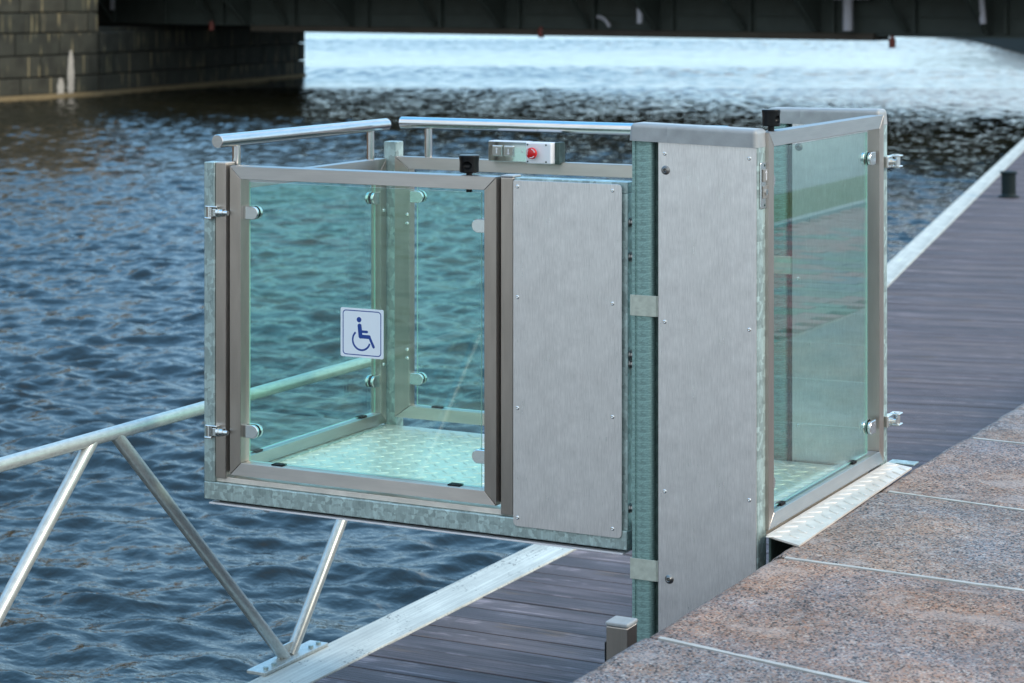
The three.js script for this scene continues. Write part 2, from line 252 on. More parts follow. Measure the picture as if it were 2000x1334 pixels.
// ------------------------------------------------------------------ water
const FW = new THREE.Vector2(-Math.sin(YAW), -Math.cos(YAW)), RT = new THREE.Vector2(Math.cos(YAW), -Math.sin(YAW));
{
  const waves = [];
  for (let i = 0; i < 64; i++) {
    const L = 0.075 * Math.pow(14, (i + rnd()) / 64), a = (rnd() + rnd() + rnd() - 1.5) * 1.15 + 0.12, k = 2 * Math.PI / L;
    const d = [FW.x * Math.cos(a) + RT.x * Math.sin(a), FW.y * Math.cos(a) + RT.y * Math.sin(a)];
    const slope = 0.0235 * (L < 0.14 ? 0.9 : L < 0.5 ? 1.35 : L < 0.75 ? 1.0 : 0.7);
    waves.push([d[0] * k, d[1] * k, rnd() * 6.283, slope / k, L > 0.16 ? 1 : 0]);
  }
  const height = (x, z, cut) => {
    const dd = x * FW.x + z * FW.y, rr_ = x * RT.x + z * RT.y, gust = (0.6 + 0.8 * vnoise(rr_ * 0.05 + 50, dd * 0.13 + 50, 3)) * lerp(1, 0.22 + 1.3 * smoothstep(vnoise(rr_ * 0.016 + 80, dd * 0.075 + 20, 13), 0.3, 0.95), smoothstep(dd, 54, 74)), wx = x + 0.22 * vnoise(x * 1.3 + 90, z * 1.3 + 170, 5), wz = z + 0.22 * vnoise(x * 1.3 + 130, z * 1.3 + 120, 6);
    let h = 0;
    for (let i = cut; i < 64; i++) { const w = waves[i], s = Math.sin(w[0] * wx + w[1] * wz + w[2]), q = 0.5 + 0.5 * s; h += w[3] * (w[4] ? (q * q * q * 1.5 + q * 0.6) * 1.25 : s); }
    return h * gust;
  };
  const strip = (d0, d1, r0, r1, step, cut) => {
    const nd = Math.round((d1 - d0) / step) + 1, nr = Math.round((r1 - r0) / step) + 1, pos = new Float32Array(nd * nr * 3), uv = new Float32Array(nd * nr * 2), idx = new Uint32Array((nd - 1) * (nr - 1) * 6);
    let o = 0;
    for (let j = 0; j < nd; j++) for (let i = 0; i < nr; i++) {
      const d = d0 + (d1 - d0) * j / (nd - 1), r = r0 + (r1 - r0) * i / (nr - 1), x = FW.x * d + RT.x * r, z = FW.y * d + RT.y * r, n = j * nr + i;
      pos[n * 3] = x; pos[n * 3 + 1] = -1.3 + height(x, z, cut); pos[n * 3 + 2] = z; uv[n * 2] = x; uv[n * 2 + 1] = z;
      if (j && i) { const a = n - nr - 1, b = n - nr, c = n - 1; idx[o++] = a; idx[o++] = b; idx[o++] = n; idx[o++] = a; idx[o++] = n; idx[o++] = c; }
    }
    const g = new THREE.BufferGeometry(); g.setAttribute('position', new THREE.BufferAttribute(pos, 3)); g.setAttribute('uv', new THREE.BufferAttribute(uv, 2)); g.setIndex(new THREE.BufferAttribute(idx, 1)); g.computeVertexNormals(); return g;
  };
  const rip = tex(512, 512, (x, y) => g3(fbm(x / 16, y / 11, 3, 4, 32, 46.545 | 0) * 255), false);
  const near = mat({ rgb: [0.014, 0.012, 0.006], roughness: 0.06, ior: 1.4, bumpMap: rep(rip, 1 / 1.6, 1 / 1.6), bumpScale: 0.006 }, PH);
  // far water: the same kind of waves as a normal map
  const N = 1024, T = 26, H = new Float32Array(N * N), fw = [];
  for (let i = 0; i < 46; i++) { const L = 0.22 * Math.pow(14, (i + rnd()) / 46), a = (rnd() + rnd() + rnd() - 1.5) * 1.2, kx = Math.round((FW.x * Math.cos(a) + RT.x * Math.sin(a)) * T / L), kz = Math.round((FW.y * Math.cos(a) + RT.y * Math.sin(a)) * T / L); fw.push([kx * 2 * Math.PI / N, kz * 2 * Math.PI / N, rnd() * 6.283, 0.016 * L / 6.283]); }
  for (const w of fw) { for (let y = 0; y < N; y++) { for (let x = 0; x < N; x++) H[y * N + x] += w[3] * Math.sin(w[0] * x + w[1] * y + w[2]); } }
  const nm = tex(N, N, (x, y) => { const c = N / T, dx = (H[y * N + pm(x + 1, N)] - H[y * N + pm(x - 1, N)]) * c / 2, dy = (H[pm(y + 1, N) * N + x] - H[pm(y - 1, N) * N + x]) * c / 2, l = 1 / Math.hypot(dx, dy, 1); return [127.5 - dx * l * 127.5, 127.5 - dy * l * 127.5, 127.5 + l * 127.5]; }, false);
  const farM = mat({ rgb: [0.014, 0.012, 0.006], roughness: 0.10, ior: 1.4, normalMap: rep(nm, 1 / T, 1 / T) }, PH);
  const w = struct('water', [0, 0, 0]);
  part(w, 'near_ripples', strip(8.2, 16, -5.2, 5.2, 0.0165, 0), near);
  part(w, 'middle_ripples', strip(16, 34, -9.6, 9.6, 0.036, 6), near);
  part(w, 'distant_ripples', strip(34, 66, -17.5, 17.5, 0.08, 16), near);
  part(w, 'ripples_beyond_bridge', strip(66, 190, -46, 46, 0.25, 27), near);
  const sheet = (x0, x1, z0, z1, y) => { const g = new THREE.BufferGeometry(); g.setAttribute('position', new THREE.BufferAttribute(new Float32Array([x0, y, z1, x1, y, z1, x1, y, z0, x0, y, z0]), 3)); g.setAttribute('normal', new THREE.BufferAttribute(new Float32Array([0, 1, 0, 0, 1, 0, 0, 1, 0, 0, 1, 0]), 3)); g.setAttribute('uv', new THREE.BufferAttribute(new Float32Array([x0, z1, x1, z1, x1, z0, x0, z0]), 2)); g.setIndex([0, 1, 2, 0, 2, 3]); return g; };
  part(w, 'open_water', sheet(-1500, 1500, -2500, 300, -1.52), farM);
  part(w, 'far_reach', sheet(-330, 60, -900, -150, -1.36), farM);
}

// ------------------------------------------------------------------ quay: granite slabs, mortar, wall, paving behind the camera
{
  const q = struct('quay');
  const joints = [[-1.2, -1.2]]; for (const z of [-2.12, -3.02, -3.92]) joints.push([z, z]);
  joints.push([-4.835, -4.70], [-5.676, -5.640], [-6.575, -6.49], [-7.497, -7.45]);
  for (let z = -8.39; z > -48; z -= 0.905) joints.push([z, z + 0.03]);
  for (let i = 0; i + 1 < joints.length; i++) {
    const [a0, a1] = joints[i], [b0, b1] = joints[i + 1], nz = i < 10 ? 44 : 6, pr = [];
    const ex = -2.155 + (hash(i, 3, 1) - 0.5) * 0.012, x1 = -1.052, top = (hash(i, 5, 2) - 0.5) * 0.005, r = 0.045 + hash(i, 9, 4) * 0.012;
    pr.push([ex, -0.24], [ex, -0.12]); for (let k = 0; k <= 6; k++) { const t = k / 6 * Math.PI / 2; pr.push([ex + r - r * Math.cos(t), top - r + r * Math.sin(t)]); }
    const nx = i < 10 ? 30 : 4; for (let k = 1; k <= nx; k++) pr.push([lerp(ex + r, x1, k / nx), top]); pr.push([x1, top - 0.12]);
    const P = [], U = [], I = []; let s = 0; const np = pr.length;
    for (let k = 0; k < np; k++) {
      if (k) s += Math.hypot(pr[k][0] - pr[k - 1][0], pr[k][1] - pr[k - 1][1]);
      const f = clamp((pr[k][0] + 2.15) / 0.65, 0, 1.7), za = lerp(a0, a1, f) - 0.0065, zb = lerp(b0, b1, f) + 0.0065;
      for (let j = 0; j <= nz; j++) {
        const e = Math.min(j, nz - j), t = nz > 10 ? (j === 0 ? 0 : j === nz ? 1 : j === 1 ? 0.006 : j === nz - 1 ? 0.994 : lerp(0.012, 0.988, (j - 2) / (nz - 4))) : j / nz;
        let z = lerp(za, zb, t); const y = pr[k][1] + (e === 0 ? -0.0045 : e === 1 ? -0.001 : 0) + (nz > 10 ? (fbm(pr[k][0] * 9 + 50, z * 9 + 200, 4, 3) - 0.5) * 0.006 : 0);
        if (e < 2 && nz > 10) z += (fbm(pr[k][0] * 22 + 40, i * 7 + (j > 4 ? 3 : 0), 6, 3) - 0.5) * 0.006;
        P.push(pr[k][0] + (k < 8 && nz > 10 ? (fbm(z * 14 + 300, k * 0.3, 8, 3) - 0.5) * 0.010 : 0), y, z); U.push(s + i * 0.377, -z + i * 0.61);
        if (k && j) { const n = k * (nz + 1) + j, A = n - nz - 2, B = n - nz - 1, C = n - 1; I.push(A, n, B, A, C, n); }
      }
    }
    for (const j of [0, nz]) { const c = P.length / 3; P.push(-1.6, -0.15, lerp(j ? b0 : a0, j ? b1 : a1, 0.7)); U.push(0, 0); for (let k = 1; k < np; k++) { const A = (k - 1) * (nz + 1) + j, B = k * (nz + 1) + j; j ? I.push(c, B, A) : I.push(c, A, B); } }
    const g = new THREE.BufferGeometry(); g.setAttribute('position', new THREE.BufferAttribute(new Float32Array(P), 3)); g.setAttribute('uv', new THREE.BufferAttribute(new Float32Array(U), 2)); g.setIndex(I); g.computeVertexNormals();
    part(q, 'granite_slab', g, M.granite[[0, 2, 3, 0, 1, 2, 3, 0, 1][i % 9]]);
  }
  for (let i = 1; i < 14; i++) { const [a0, a1] = joints[i]; part(q, 'mortar_joint', uvm((() => { const w = 0.0085, x0 = -2.098, x1 = -1.055, y = 0.0008, ed = (sg, k) => Array.from({ length: 41 }, (_, n) => { const f = n / 40; return new THREE.Vector2(lerp(x0, x1, f), -(lerp(a0, a1, 1.68 * f) + sg * (w - 0.0035 + 0.005 * fbm(f * 26 + 9, i * 5 + k, 3, 3)))); }), s = new THREE.Shape([...ed(-1, 1), ...ed(1, 2).reverse()]); const g = new THREE.ExtrudeGeometry(s, { depth: 0.16, bevelEnabled: false }); g.rotateX(-Math.PI / 2); g.translate(0, y - 0.16, 0); return g; })()), M.mortar); }
  part(q, 'quay_wall', box(-2.10, -1.2, -3, -0.262, -50, 20, 0), M.wall);
  part(q, 'brick_bedding', box(-1.049, 0.66, -0.4, -0.045, -50, 20, 0), M.mortar);
  part(q, 'kerb', box(0.66, 0.74, -0.4, 0.01, -50, 20, 0.006), M.kerb);
  part(q, 'grass_verge', box(0.742, 1.5, -0.4, -0.005, -50, 20, 0), M.grass);
  part(q, 'asphalt_path', box(1.502, 90, -0.4, -0.01, -50, 60, 0), M.asphalt);
  // small clay and concrete paving blocks behind the kerb line, laid in one running bond
  const bg = new THREE.BoxGeometry(0.205, 0.05, 0.102), rows = 16, cols = Math.ceil(34 / 0.21), im = new THREE.InstancedMesh(uvm(bg), M.brick, rows * cols), mx = new THREE.Matrix4(), c = new THREE.Color();
  let n = 0;
  for (let j = 0; j < cols * 2 && n < rows * cols; j++) for (let i = 0; i < 8; i++) {
    const x = -0.93 + i * 0.21 + (j % 2 ? 0.1 : 0) - 0.01, z = 3 - j * 0.107; if (x > 0.57) continue;
    mx.makeTranslation(x, -0.026 + (rnd() - 0.5) * 0.004, z); im.setMatrixAt(n, mx);
    const redish = hash(Math.floor((i * 2 + j) / 3), Math.floor(j / 4), 2) < 0.5; c.setRGB(...(redish ? [0.50 * rr(0.85, 1.1), 0.23, 0.22] : [0.25, 0.29, 0.26].map((v) => v * rr(0.8, 1.15)))); im.setColorAt(n++, c);
  }
  im.count = n; im.name = 'paving_blocks'; im.userData.kind = 'stuff'; q.add(im);
}

// ------------------------------------------------------------------ floating dock
const DY = -0.85;
{
  const dock = struct('floating_dock');
  const prof = [[-0.0725 + 0.003, 0], [0.0725 - 0.003, 0]];
  const plankG = [0, 1, 2, 3, 4, 5].map((k) => { const g = box(0, 1, -0.028, 0, -0.0695, 0.0695, 0.004); const uv = g.attributes.uv; for (let i = 0; i < uv.count; i++) uv.setXY(i, uv.getX(i) + k * 0.37, (uv.getY(i) % 50) + k * 0.23); return g; });
  const layPlank = (o, x, y, z, len, i) => { const m = new THREE.Mesh(plankG[i * 5 % 6], M.planks[Math.floor(hash(i, 4, 7) * 5)]); m.name = 'plank'; m.position.set(x, y + (hash(i, 2, 3) - 0.5) * 0.003, z); m.scale.x = len; o.add(m); };
  for (let i = 0; i < 42; i++) layPlank(dock, -4.124, DY, -3.65 - i * 0.1445, 1.93, i);
  part(dock, 'edge_beam', box(-4.322, -4.126, DY - 0.16, DY + 0.004, -9.62, -3, 0.008, true), M.edge);
  part(dock, 'pontoon', box(-4.25, -2.25, -1.42, DY - 0.06, -9.66, -3, 0.02), M.pontoon);
  // second stretch, turned outwards
  const far = struct('floating_dock_far', [-4.322, DY, -9.66]); far.name = 'floating_dock_001';
  const turn = Math.atan(0.1886); far.rotation.y = turn;
  const cs = Math.cos(turn), sn = Math.sin(turn);
  for (let i = 0; i < 238; i++) {
    const lz = -0.10 - i * 0.1445, wx = -4.322 + 0.198 * cs + lz * sn, len = (-2.24 - (-4.322 + 0.198 * cs + (lz - 0.0) * sn)) / cs - 0.02 - 0.0;
    layPlank(far, 0.198, 0.0, lz, len, i + 50);
  }
  const loc = (g, name, m) => { const x = new THREE.Mesh(g, m); x.name = name; far.add(x); };
  loc(box(0, 0.196, -0.16, 0.004, -35, 0.02, 0.008, true), 'edge_beam', M.edge);
  loc(box(0.08, 1.9, -0.57, -0.06, -35, -0.05, 0.02), 'pontoon', M.pontoon);
}
// tubular lattice railing on the dock's outer edge
{
  const x = -4.343, r = 0.0215, t = thing('dock_railing', 'galvanised tubular lattice railing along the outer edge of the dock', 'railing', [x, DY, -6.7]);
  part(t, 'top_rail', cyl([x, 0.125, -1.6], [x, 0.125, -7.50], r, 28), M.rail);
  part(t, 'diagonal_brace', cyl([x, 0.118, -5.605], [x, DY + 0.012, -4.63], 0.0212, 24), M.rail);
  part(t, 'diagonal_brace', cyl([x, 0.118, -5.725], [x, DY + 0.012, -6.70], 0.0212, 24), M.rail);
  part(t, 'diagonal_brace', cyl([x, DY + 0.012, -6.735], [x, 0.095, -7.53], 0.0212, 24), M.rail);
  part(t, 'diagonal_brace', cyl([x, DY + 0.012, -4.58], [x, 0.118, -3.60], 0.0212, 24), M.rail);
  for (const z of [-6.71, -4.61]) {
    const p = part(t, 'base_plate', box(x - 0.032, x + 0.045, DY + 0.005, DY + 0.017, z - 0.205, z + 0.205, 0.002), M.rail);
    for (const dz of [-0.17, -0.12, 0.12, 0.17]) part(p, 'bolt', cyl([x + 0.025, DY + 0.017, z + dz], [x + 0.025, DY + 0.026, z + dz], 0.009, 6), M.galv);
    part(p, 'gusset', box(x - 0.004, x + 0.004, DY + 0.017, DY + 0.06, z - 0.05, z + 0.05, 0.001), M.rail);
  }
}
{
  const b = [-6.833, DY + 0.002, -25.92], t = thing('mooring_bollard', 'dark cylindrical mooring bollard standing on the far stretch of dock', 'bollard', b);
  const body = new THREE.LatheGeometry([[0.001, 0], [0.12, 0], [0.12, 0.014], [0.086, 0.016], [0.083, 0.05], [0.083, 0.262], [0.088, 0.27]].map((p) => new THREE.Vector2(...p)), 28); body.translate(...b);
  const lid = new THREE.LatheGeometry([[0.086, 0.27], [0.098, 0.272], [0.1, 0.284], [0.096, 0.296], [0.07, 0.302], [0.001, 0.303]].map((p) => new THREE.Vector2(...p)), 28); lid.translate(...b);
  part(t, 'body', body, M.bollard); part(t, 'lid', lid, M.bollard);
}
{
  const y1 = -0.055, t = thing('fence_post', 'short square stainless post with grey cap below the granite edge', 'post', [-2.32, DY, -5.1]);
  part(t, 'post', box(-2.35, -2.291, DY + 0.002, y1 - 0.012, -5.142, -5.083, 0.003), M.steel);
  part(t, 'cap', box(-2.352, -2.289, y1 - 0.012, y1, -5.144, -5.081, 0.005, false, 3), M.cap);
  part(t, 'side_plate', box(-2.358, -2.3535, DY + 0.002, y1 - 0.055, -5.138, -5.092, 0.001), M.black);
}

// ------------------------------------------------------------------ lift masts
function mast(dz, label, tilt) {
  const t = thing('lift_mast', label, 'lift mast', [-2.42, DY + 0.002, -5.858 + dz], 'masts either side of the landing gate'), Z = (z) => z + dz, y0 = DY + 0.002;
  part(t, 'gate_post', box(-2.292, -2.233, y0, 1.084, Z(-5.893), Z(-5.8265), 0.003), M.galv);
  const f = part(t, 'cover_panel', box(-2.530, -2.2365, y0 + 0.05, 1.086, Z(-5.826), Z(-5.8222), 0.001), M.panel);
  rivets(f, [[-2.510, 1.054], [-2.510, 0.582], [-2.510, 0.106], [-2.510, -0.37], [-2.257, 1.049], [-2.257, 0.577], [-2.257, 0.107], [-2.257, -0.37]], Z(-5.8222));
  for (const [x, y] of [[-2.507, 1.008], [-2.496, -0.139]]) {
    const g = new THREE.LatheGeometry([[0.0001, 0.001], [0.0042, 0.001], [0.0044, 0.0085], [0.0078, 0.0088], [0.0084, 0.002], [0.0128, 0.0016], [0.0132, 0]].map((p) => new THREE.Vector2(...p)), 20); g.rotateX(Math.PI / 2); g.translate(x, y, Z(-5.8222));
    part(f, 'socket_bolt', g, M.darkSteel);
  }
  part(t, 'back_panel', box(-2.530, -2.294, y0 + 0.05, 1.086, Z(-5.893), Z(-5.889), 0.001), M.panel);
  // rolled guide column with its lip, and the dark slot beside the cover
  const s = new THREE.Shape(); const a = -2.613, b = -2.551, zf = 5.829, zb = 5.893;
  s.moveTo(a, zf); s.lineTo(a + 0.0085, zf); s.lineTo(a + 0.0105, zf + 0.004); s.lineTo(a + 0.0135, zf + 0.004); s.lineTo(a + 0.016, zf); s.lineTo(b - 0.014, zf); s.absarc(b - 0.014, zf + 0.014, 0.014, -Math.PI / 2, 0, false); s.lineTo(b, zb); s.lineTo(a, zb); s.closePath();
  const cg = new THREE.ExtrudeGeometry(s, { depth: 1.088 - y0, bevelEnabled: false, curveSegments: 8 }); cg.rotateX(-Math.PI / 2); cg.translate(0, y0, dz);
  cg.deleteAttribute('uv'); part(t, 'guide_column', uvm(cg, false, 0.3, 0.1), M.column);
  part(t, 'slot_liner', box(-2.5505, -2.5305, y0, 1.088, Z(-5.888), Z(-5.852), 0.001), M.galvDark);
  for (const y of [0.593, -0.152]) part(t, 'guide_bracket', merge([box(-2.618, -2.537, y, y + 0.059, Z(-5.8285), Z(-5.8245), 0.001), box(-2.5365, -2.5325, y, y + 0.059, Z(-5.886), Z(-5.8245), 0.0015)]), M.strap);
  // cap: soft plastic moulding, a little flared at its rim
  const w = 0.386, d = 0.088, h = 0.050, c = new RoundedBoxGeometry(w, h * 2, d, 5, 0.013), p = c.attributes.position;
  for (let i = 0; i < p.count; i++) { let y = p.getY(i); const k = 1 + 0.018 * clamp((h - y) / h, 0, 1); if (y < 0) y = 0; p.setXYZ(i, p.getX(i) * k * 0.984, y, p.getZ(i) * (1 + (k - 1) * 3) * 0.95); }
  c.rotateZ(tilt); c.translate(-2.4255, 1.0835, Z(-5.858)); c.computeVertexNormals();
  part(t, 'cap', uvm(c), M.cap);
  if (dz === 0) {      // call plate with arrow key and key switch
    const X = -2.233, pl = part(t, 'call_plate', prism((() => { const s = new THREE.Shape(), z0 = -5.892, z1 = -5.836, ya = 0.909, yb = 1.037, r = 0.006; s.moveTo(z0 + r, ya); s.lineTo(z1 - r, ya); s.quadraticCurveTo(z1, ya, z1, ya + r); s.lineTo(z1, yb - r); s.quadraticCurveTo(z1, yb, z1 - r, yb); s.lineTo(z0 + r, yb); s.quadraticCurveTo(z0, yb, z0, yb - r); s.lineTo(z0, ya + r); s.quadraticCurveTo(z0, ya, z0 + r, ya); return s; })(), X + 0.0005, X + 0.005, 'zy'), M.chrome);
    const k = part(pl, 'call_button', box(X + 0.0052, X + 0.0085, 0.983, 1.018, -5.886, -5.849, 0.0012), M.button);
    part(pl, 'button_mark', merge([box(X + 0.0086, X + 0.0089, 0.988, 1.009, -5.870, -5.866, 0), prism([[-5.876, 1.007], [-5.868, 1.015], [-5.860, 1.007]], X + 0.0086, X + 0.0089, 'zy', false, 0)]), M.white);
    part(pl, 'key_switch', box(X + 0.0052, X + 0.0075, 0.937, 0.972, -5.886, -5.849, 0.0012), M.button);
    part(pl, 'key_barrel', cyl([X + 0.0075, 0.954, -5.868], [X + 0.011, 0.954, -5.868], 0.0085, 20), M.chrome);
    part(pl, 'key_slot', box(X + 0.011, X + 0.0113, 0.949, 0.959, -5.869, -5.867, 0), M.black);
    for (const y of [0.918, 1.028]) part(pl, 'screw', cyl([X + 0.005, y, -5.866], [X + 0.0062, y, -5.866], 0.0035, 12), M.galvDark);
  }
  return t;
}
mast(0, 'near lift mast with brushed aluminium cover panel and grey plastic cap', -0.026);
mast(-1.087, 'far lift mast behind the landing gate glass, same grey cap', 0.008);

// ------------------------------------------------------------------ latch knob: black cup with a finger scoop
function knobGeometry(cx, cy, cz, r, h, dx, dz) {
  const body = new THREE.LatheGeometry([[0.0001, 0], [r * 0.9, 0], [r * 0.95, 0.003], [r * 0.93, h * 0.55], [r, h * 0.9], [r, h - 0.002], [r * 0.94, h], [0.0001, h * 0.985]].map((p) => new THREE.Vector2(...p)), 40);
  const A = new Brush(body), s = new THREE.SphereGeometry(r * 0.52, 20, 14); s.scale(1, 0.82, 1); s.translate(dx * r * 1.02, h * 0.42, dz * r * 1.02); const B = new Brush(s);
  A.updateMatrixWorld(); B.updateMatrixWorld();
  const ev = new Evaluator(); ev.useGroups = false; ev.attributes = ['position', 'normal', 'uv'];
  const g = ev.evaluate(A, B, SUBTRACTION).geometry; g.translate(cx, cy, cz); return merge([g]);
}

// ------------------------------------------------------------------ landing gate
{
  const t = thing('landing_gate', 'glass landing gate in stainless frame between the two masts', 'gate', [-2.243, 0.012, -6.4]);
  mitred(t, -6.912, -5.884, 0.014, 1.118, -2.263, -2.223, 0.041, 'zy', M.steel);
  const gl = pane(t, -2.246, -2.240, 0.061, 1.069, -6.798, -5.934);
  for (const y of [0.985, 0.14]) { clampPair(t, -6.845 + 0.0, y, -2.243, 1, 'zy'); clampPair(t, -5.926, y - 0.004, -2.243, -1, 'zy', 0.006, 0.022); }
  for (const z of [-6.66, -6.03]) part(t, 'setting_block', box(-2.252, -2.234, 0.0545, 0.0625, z - 0.018, z + 0.018, 0.001), M.rubber);
  for (const y of [0.967, 0.140]) {      // barrel hinge on the far post
    const hg = part(t, 'hinge', merge([box(-2.232, -2.212, y - 0.019, y + 0.019, -6.975, -6.925, 0.004), box(-2.226, -2.190, y + 0.014, y + 0.020, -7.012, -6.972, 0.003), box(-2.226, -2.190, y - 0.020, y - 0.014, -7.012, -6.972, 0.003), cyl([-2.204, y - 0.022, -6.992], [-2.204, y + 0.022, -6.992], 0.010, 16)]), M.chrome);
    part(hg, 'hinge_nut', merge([cyl([-2.212, y, -6.946], [-2.203, y, -6.946], 0.0125, 6), cyl([-2.203, y, -6.946], [-2.193, y, -6.946], 0.008, 14)]), M.chrome);
  }
  const k = part(t, 'latch_knob', knobGeometry(-2.243, 1.132, -5.955, 0.0265, 0.047, 0.97, 0.25), M.black);
  part(k, 'stem', cyl([-2.243, 1.116, -5.955], [-2.243, 1.134, -5.955], 0.009, 16), M.black);
}
// sloping threshold plate of tread metal between gate and granite
const lugG = (() => { const g = new THREE.SphereGeometry(1, 10, 5, 0, Math.PI * 2, 0, Math.PI / 2); g.scale(0.0255, 0.0034, 0.0078); return g; })();
{
  const t = thing('threshold_plate', 'aluminium tread plate bridging from the landing gate to the granite', 'tread plate', [-2.165, 0.004, -6.36]);
  const y0 = 0.010, y1 = 0.0115, sl = (x) => lerp(0.0105, 0.0075, (x + 2.216) / 0.113);
  const g = new THREE.BufferGeometry(), c = [[-2.216, -5.845], [-2.100, -5.790], [-2.128, -6.902], [-2.219, -6.938]], P = [], I = [];
  for (const [x, z] of c) P.push(x, sl(x), z); for (const [x, z] of c) P.push(x, sl(x) - 0.005, z);
  for (const f of [[0, 1, 2, 3], [4, 7, 6, 5], [0, 4, 5, 1], [1, 5, 6, 2], [2, 6, 7, 3], [3, 7, 4, 0]]) I.push(f[0], f[1], f[2], f[0], f[2], f[3]);
  g.setAttribute('position', new THREE.BufferAttribute(new Float32Array(P), 3)); g.setIndex(I); const gn = g.toNonIndexed(); gn.computeVertexNormals();
  const pl = part(t, 'plate', uvm(gn, false, 0.2, 0.4), M.checker);
  for (let j = 0; j < 2; j++) for (let i = 0; i < 17; i++) {
    const x = -2.192 + j * 0.046, z = -5.842 - (i + (j % 2) * 0.5) * 0.066; if (z < -6.905 || (j === 2 && i > 15)) continue;
    const m = new THREE.Mesh(lugG, M.checker); m.name = 'tread_lug'; m.rotation.y = j % 2 ? -0.7 : 0.72; m.position.set(x + 2.165, sl(x) - 0.004, z + 6.36); pl.add(m);
  }
  part(t, 'end_strip', box(-2.222, -2.135, 0.0035, 0.008, -7.0, -6.946, 0.001), M.galv);
  part(t, 'support_angle', merge([box(-2.214, -2.209, -0.11, 0.0052, -6.9, -5.865, 0.001), box(-2.209, -2.160, 0.0, 0.0045, -6.9, -5.868, 0.001)]), M.galvDark);
}

// ------------------------------------------------------------------ lift platform
{
  const t = thing('lift_platform', 'wheelchair lift platform with glass sides, handrails and tread plate floor', 'lift platform', [-3.37, -0.1, -6.35]);
  // floor frame
  part(t, 'floor_beam', box(-4.092, -2.637, -0.081, -0.0255, -5.900, -5.846, 0.004, false, 2), M.galv);
  part(t, 'floor_beam', box(-4.090, -2.640, -0.081, -0.0255, -6.880, -6.826, 0.004), M.galv);
  part(t, 'floor_beam', box(-4.0915, -4.038, -0.0805, -0.026, -6.824, -5.902, 0.004), M.galv);
  part(t, 'floor_beam', box(-2.690, -2.6375, -0.0805, -0.026, -6.824, -5.902, 0.004), M.galv);
  part(t, 'safety_tray', box(-4.076, -2.652, -0.0955, -0.0905, -6.86, -5.851, 0.001), M.white);
  part(t, 'tray_seal', box(-4.05, -2.68, -0.0903, -0.0815, -6.84, -5.872, 0.001), M.rubber);
  const fl = part(t, 'floor_plate', merge([box(-4.062, -2.642, -0.0245, -0.0085, -6.842, -5.858, 0.0015), box(-2.642, -2.268, -0.0245, -0.0085, -6.895, -5.904, 0.0015)]), M.checker);
  const spots = [];
  for (let i = 0; i < 52; i++) for (let j = 0; j < 29; j++) { if ((i + j) % 2) continue; const x = -4.03 + i * 0.0345, z = -5.93 - j * 0.0345; if (z < -6.825 + (x > -2.66 ? -0.05 : 0)) continue; if (x > -2.29 || (x > -2.66 && z > -5.93) || (x < -3.98 && z < -6.8)) continue; spots.push([x, z, i % 2]); }
  spots.sort((a, b) => Math.hypot(a[0] + 3.4, a[1] + 6.2) - Math.hypot(b[0] + 3.4, b[1] + 6.2));
  const rest = [];
  spots.forEach(([x, z, k], n) => {
    if (n < 300) { const m = new THREE.Mesh(lugG, M.checker); m.name = 'tread_lug'; m.rotation.y = k ? -0.75 : 0.75; m.position.set(x + 3.37, -0.0088 + 0.1, z + 6.35); fl.add(m); }
    else { const g = lugG.clone(); g.rotateY(k ? -0.75 : 0.75); g.translate(x, -0.0088, z); rest.push(g); }
  });
  part(fl, 'more_tread_lugs', merge(rest), M.checker).userData.kind = 'stuff';
  part(t, 'edge_angle', box(-4.008, -3.99, -0.0083, -0.004, -6.80, -5.915, 0.001), M.galv);

  // posts
  part(t, 'corner_post', box(-4.0915, -4.052, -0.0255, 0.976, -5.900, -5.8465, 0.003, false, 2), M.galv);
  for (const [y] of [[0.861], [0.703], [0.194], [0.099]]) part(t, 'button_screw', cyl([-4.0915, y, -5.873], [-4.098, y, -5.873], 0.006, 14, 0.004), M.chrome);
  part(t, 'hinge_post', box(-4.051, -4.012, -0.012, 0.976, -5.902, -5.850, 0.003), M.steel);
  part(t, 'latch_post', box(-3.0445, -3.0035, -0.0215, 0.966, -5.902, -5.8505, 0.003), M.steel);
  part(t, 'latch_post_cap', box(-3.045, -3.003, 0.966, 0.9725, -5.903, -5.850, 0.003, false, 2), M.cap);
  part(t, 'corner_post', box(-4.024, -3.972, -0.0255, 0.985, -6.892, -6.842, 0.004, false, 2), M.galv);
  part(t, 'corner_post', box(-2.69, -2.6375, -0.0255, 0.95, -6.892, -6.842, 0.004), M.galv);

  // cover panel on its galvanised frame
  const fr = part(t, 'cover_frame', merge([box(-3.0005, -2.6375, 0.935, 0.9665, -5.902, -5.8535, 0.002), box(-2.676, -2.6378, -0.0255, 0.9345, -5.902, -5.8538, 0.002), box(-3.0003, -2.966, -0.0255, 0.9345, -5.902, -5.8538, 0.002), box(-2.97, -2.67, 0.0, 0.94, -5.902, -5.898, 0.001)]), M.galv);
  const cv = part(t, 'cover_panel', prism((() => { const s = new THREE.Shape(), x0 = -2.9985, x1 = -2.6515, y0 = -0.047, y1 = 0.9605, r = 0.016; s.moveTo(x0 + r, y0); s.lineTo(x1 - r, y0); s.quadraticCurveTo(x1, y0, x1, y0 + r); s.lineTo(x1, y1 - r); s.quadraticCurveTo(x1, y1, x1 - r, y1); s.lineTo(x0 + 0.003, y1); s.lineTo(x0, y1 - 0.003); s.lineTo(x0, y0 + r); s.quadraticCurveTo(x0, y0, x0 + r, y0); return s; })(), -5.845, -5.8415, 'xy', false, 0.0006), M.panel);
  cv.position.z = 0; rivets(cv, [0.942, 0.620, 0.297, -0.022].flatMap((y) => [[-2.984, y], [-2.680, y]]), -5.8415);
  part(t, 'panel_spacer', box(-2.99, -2.66, -0.02, 0.95, -5.8533, -5.8452, 0.001), M.galvDark);
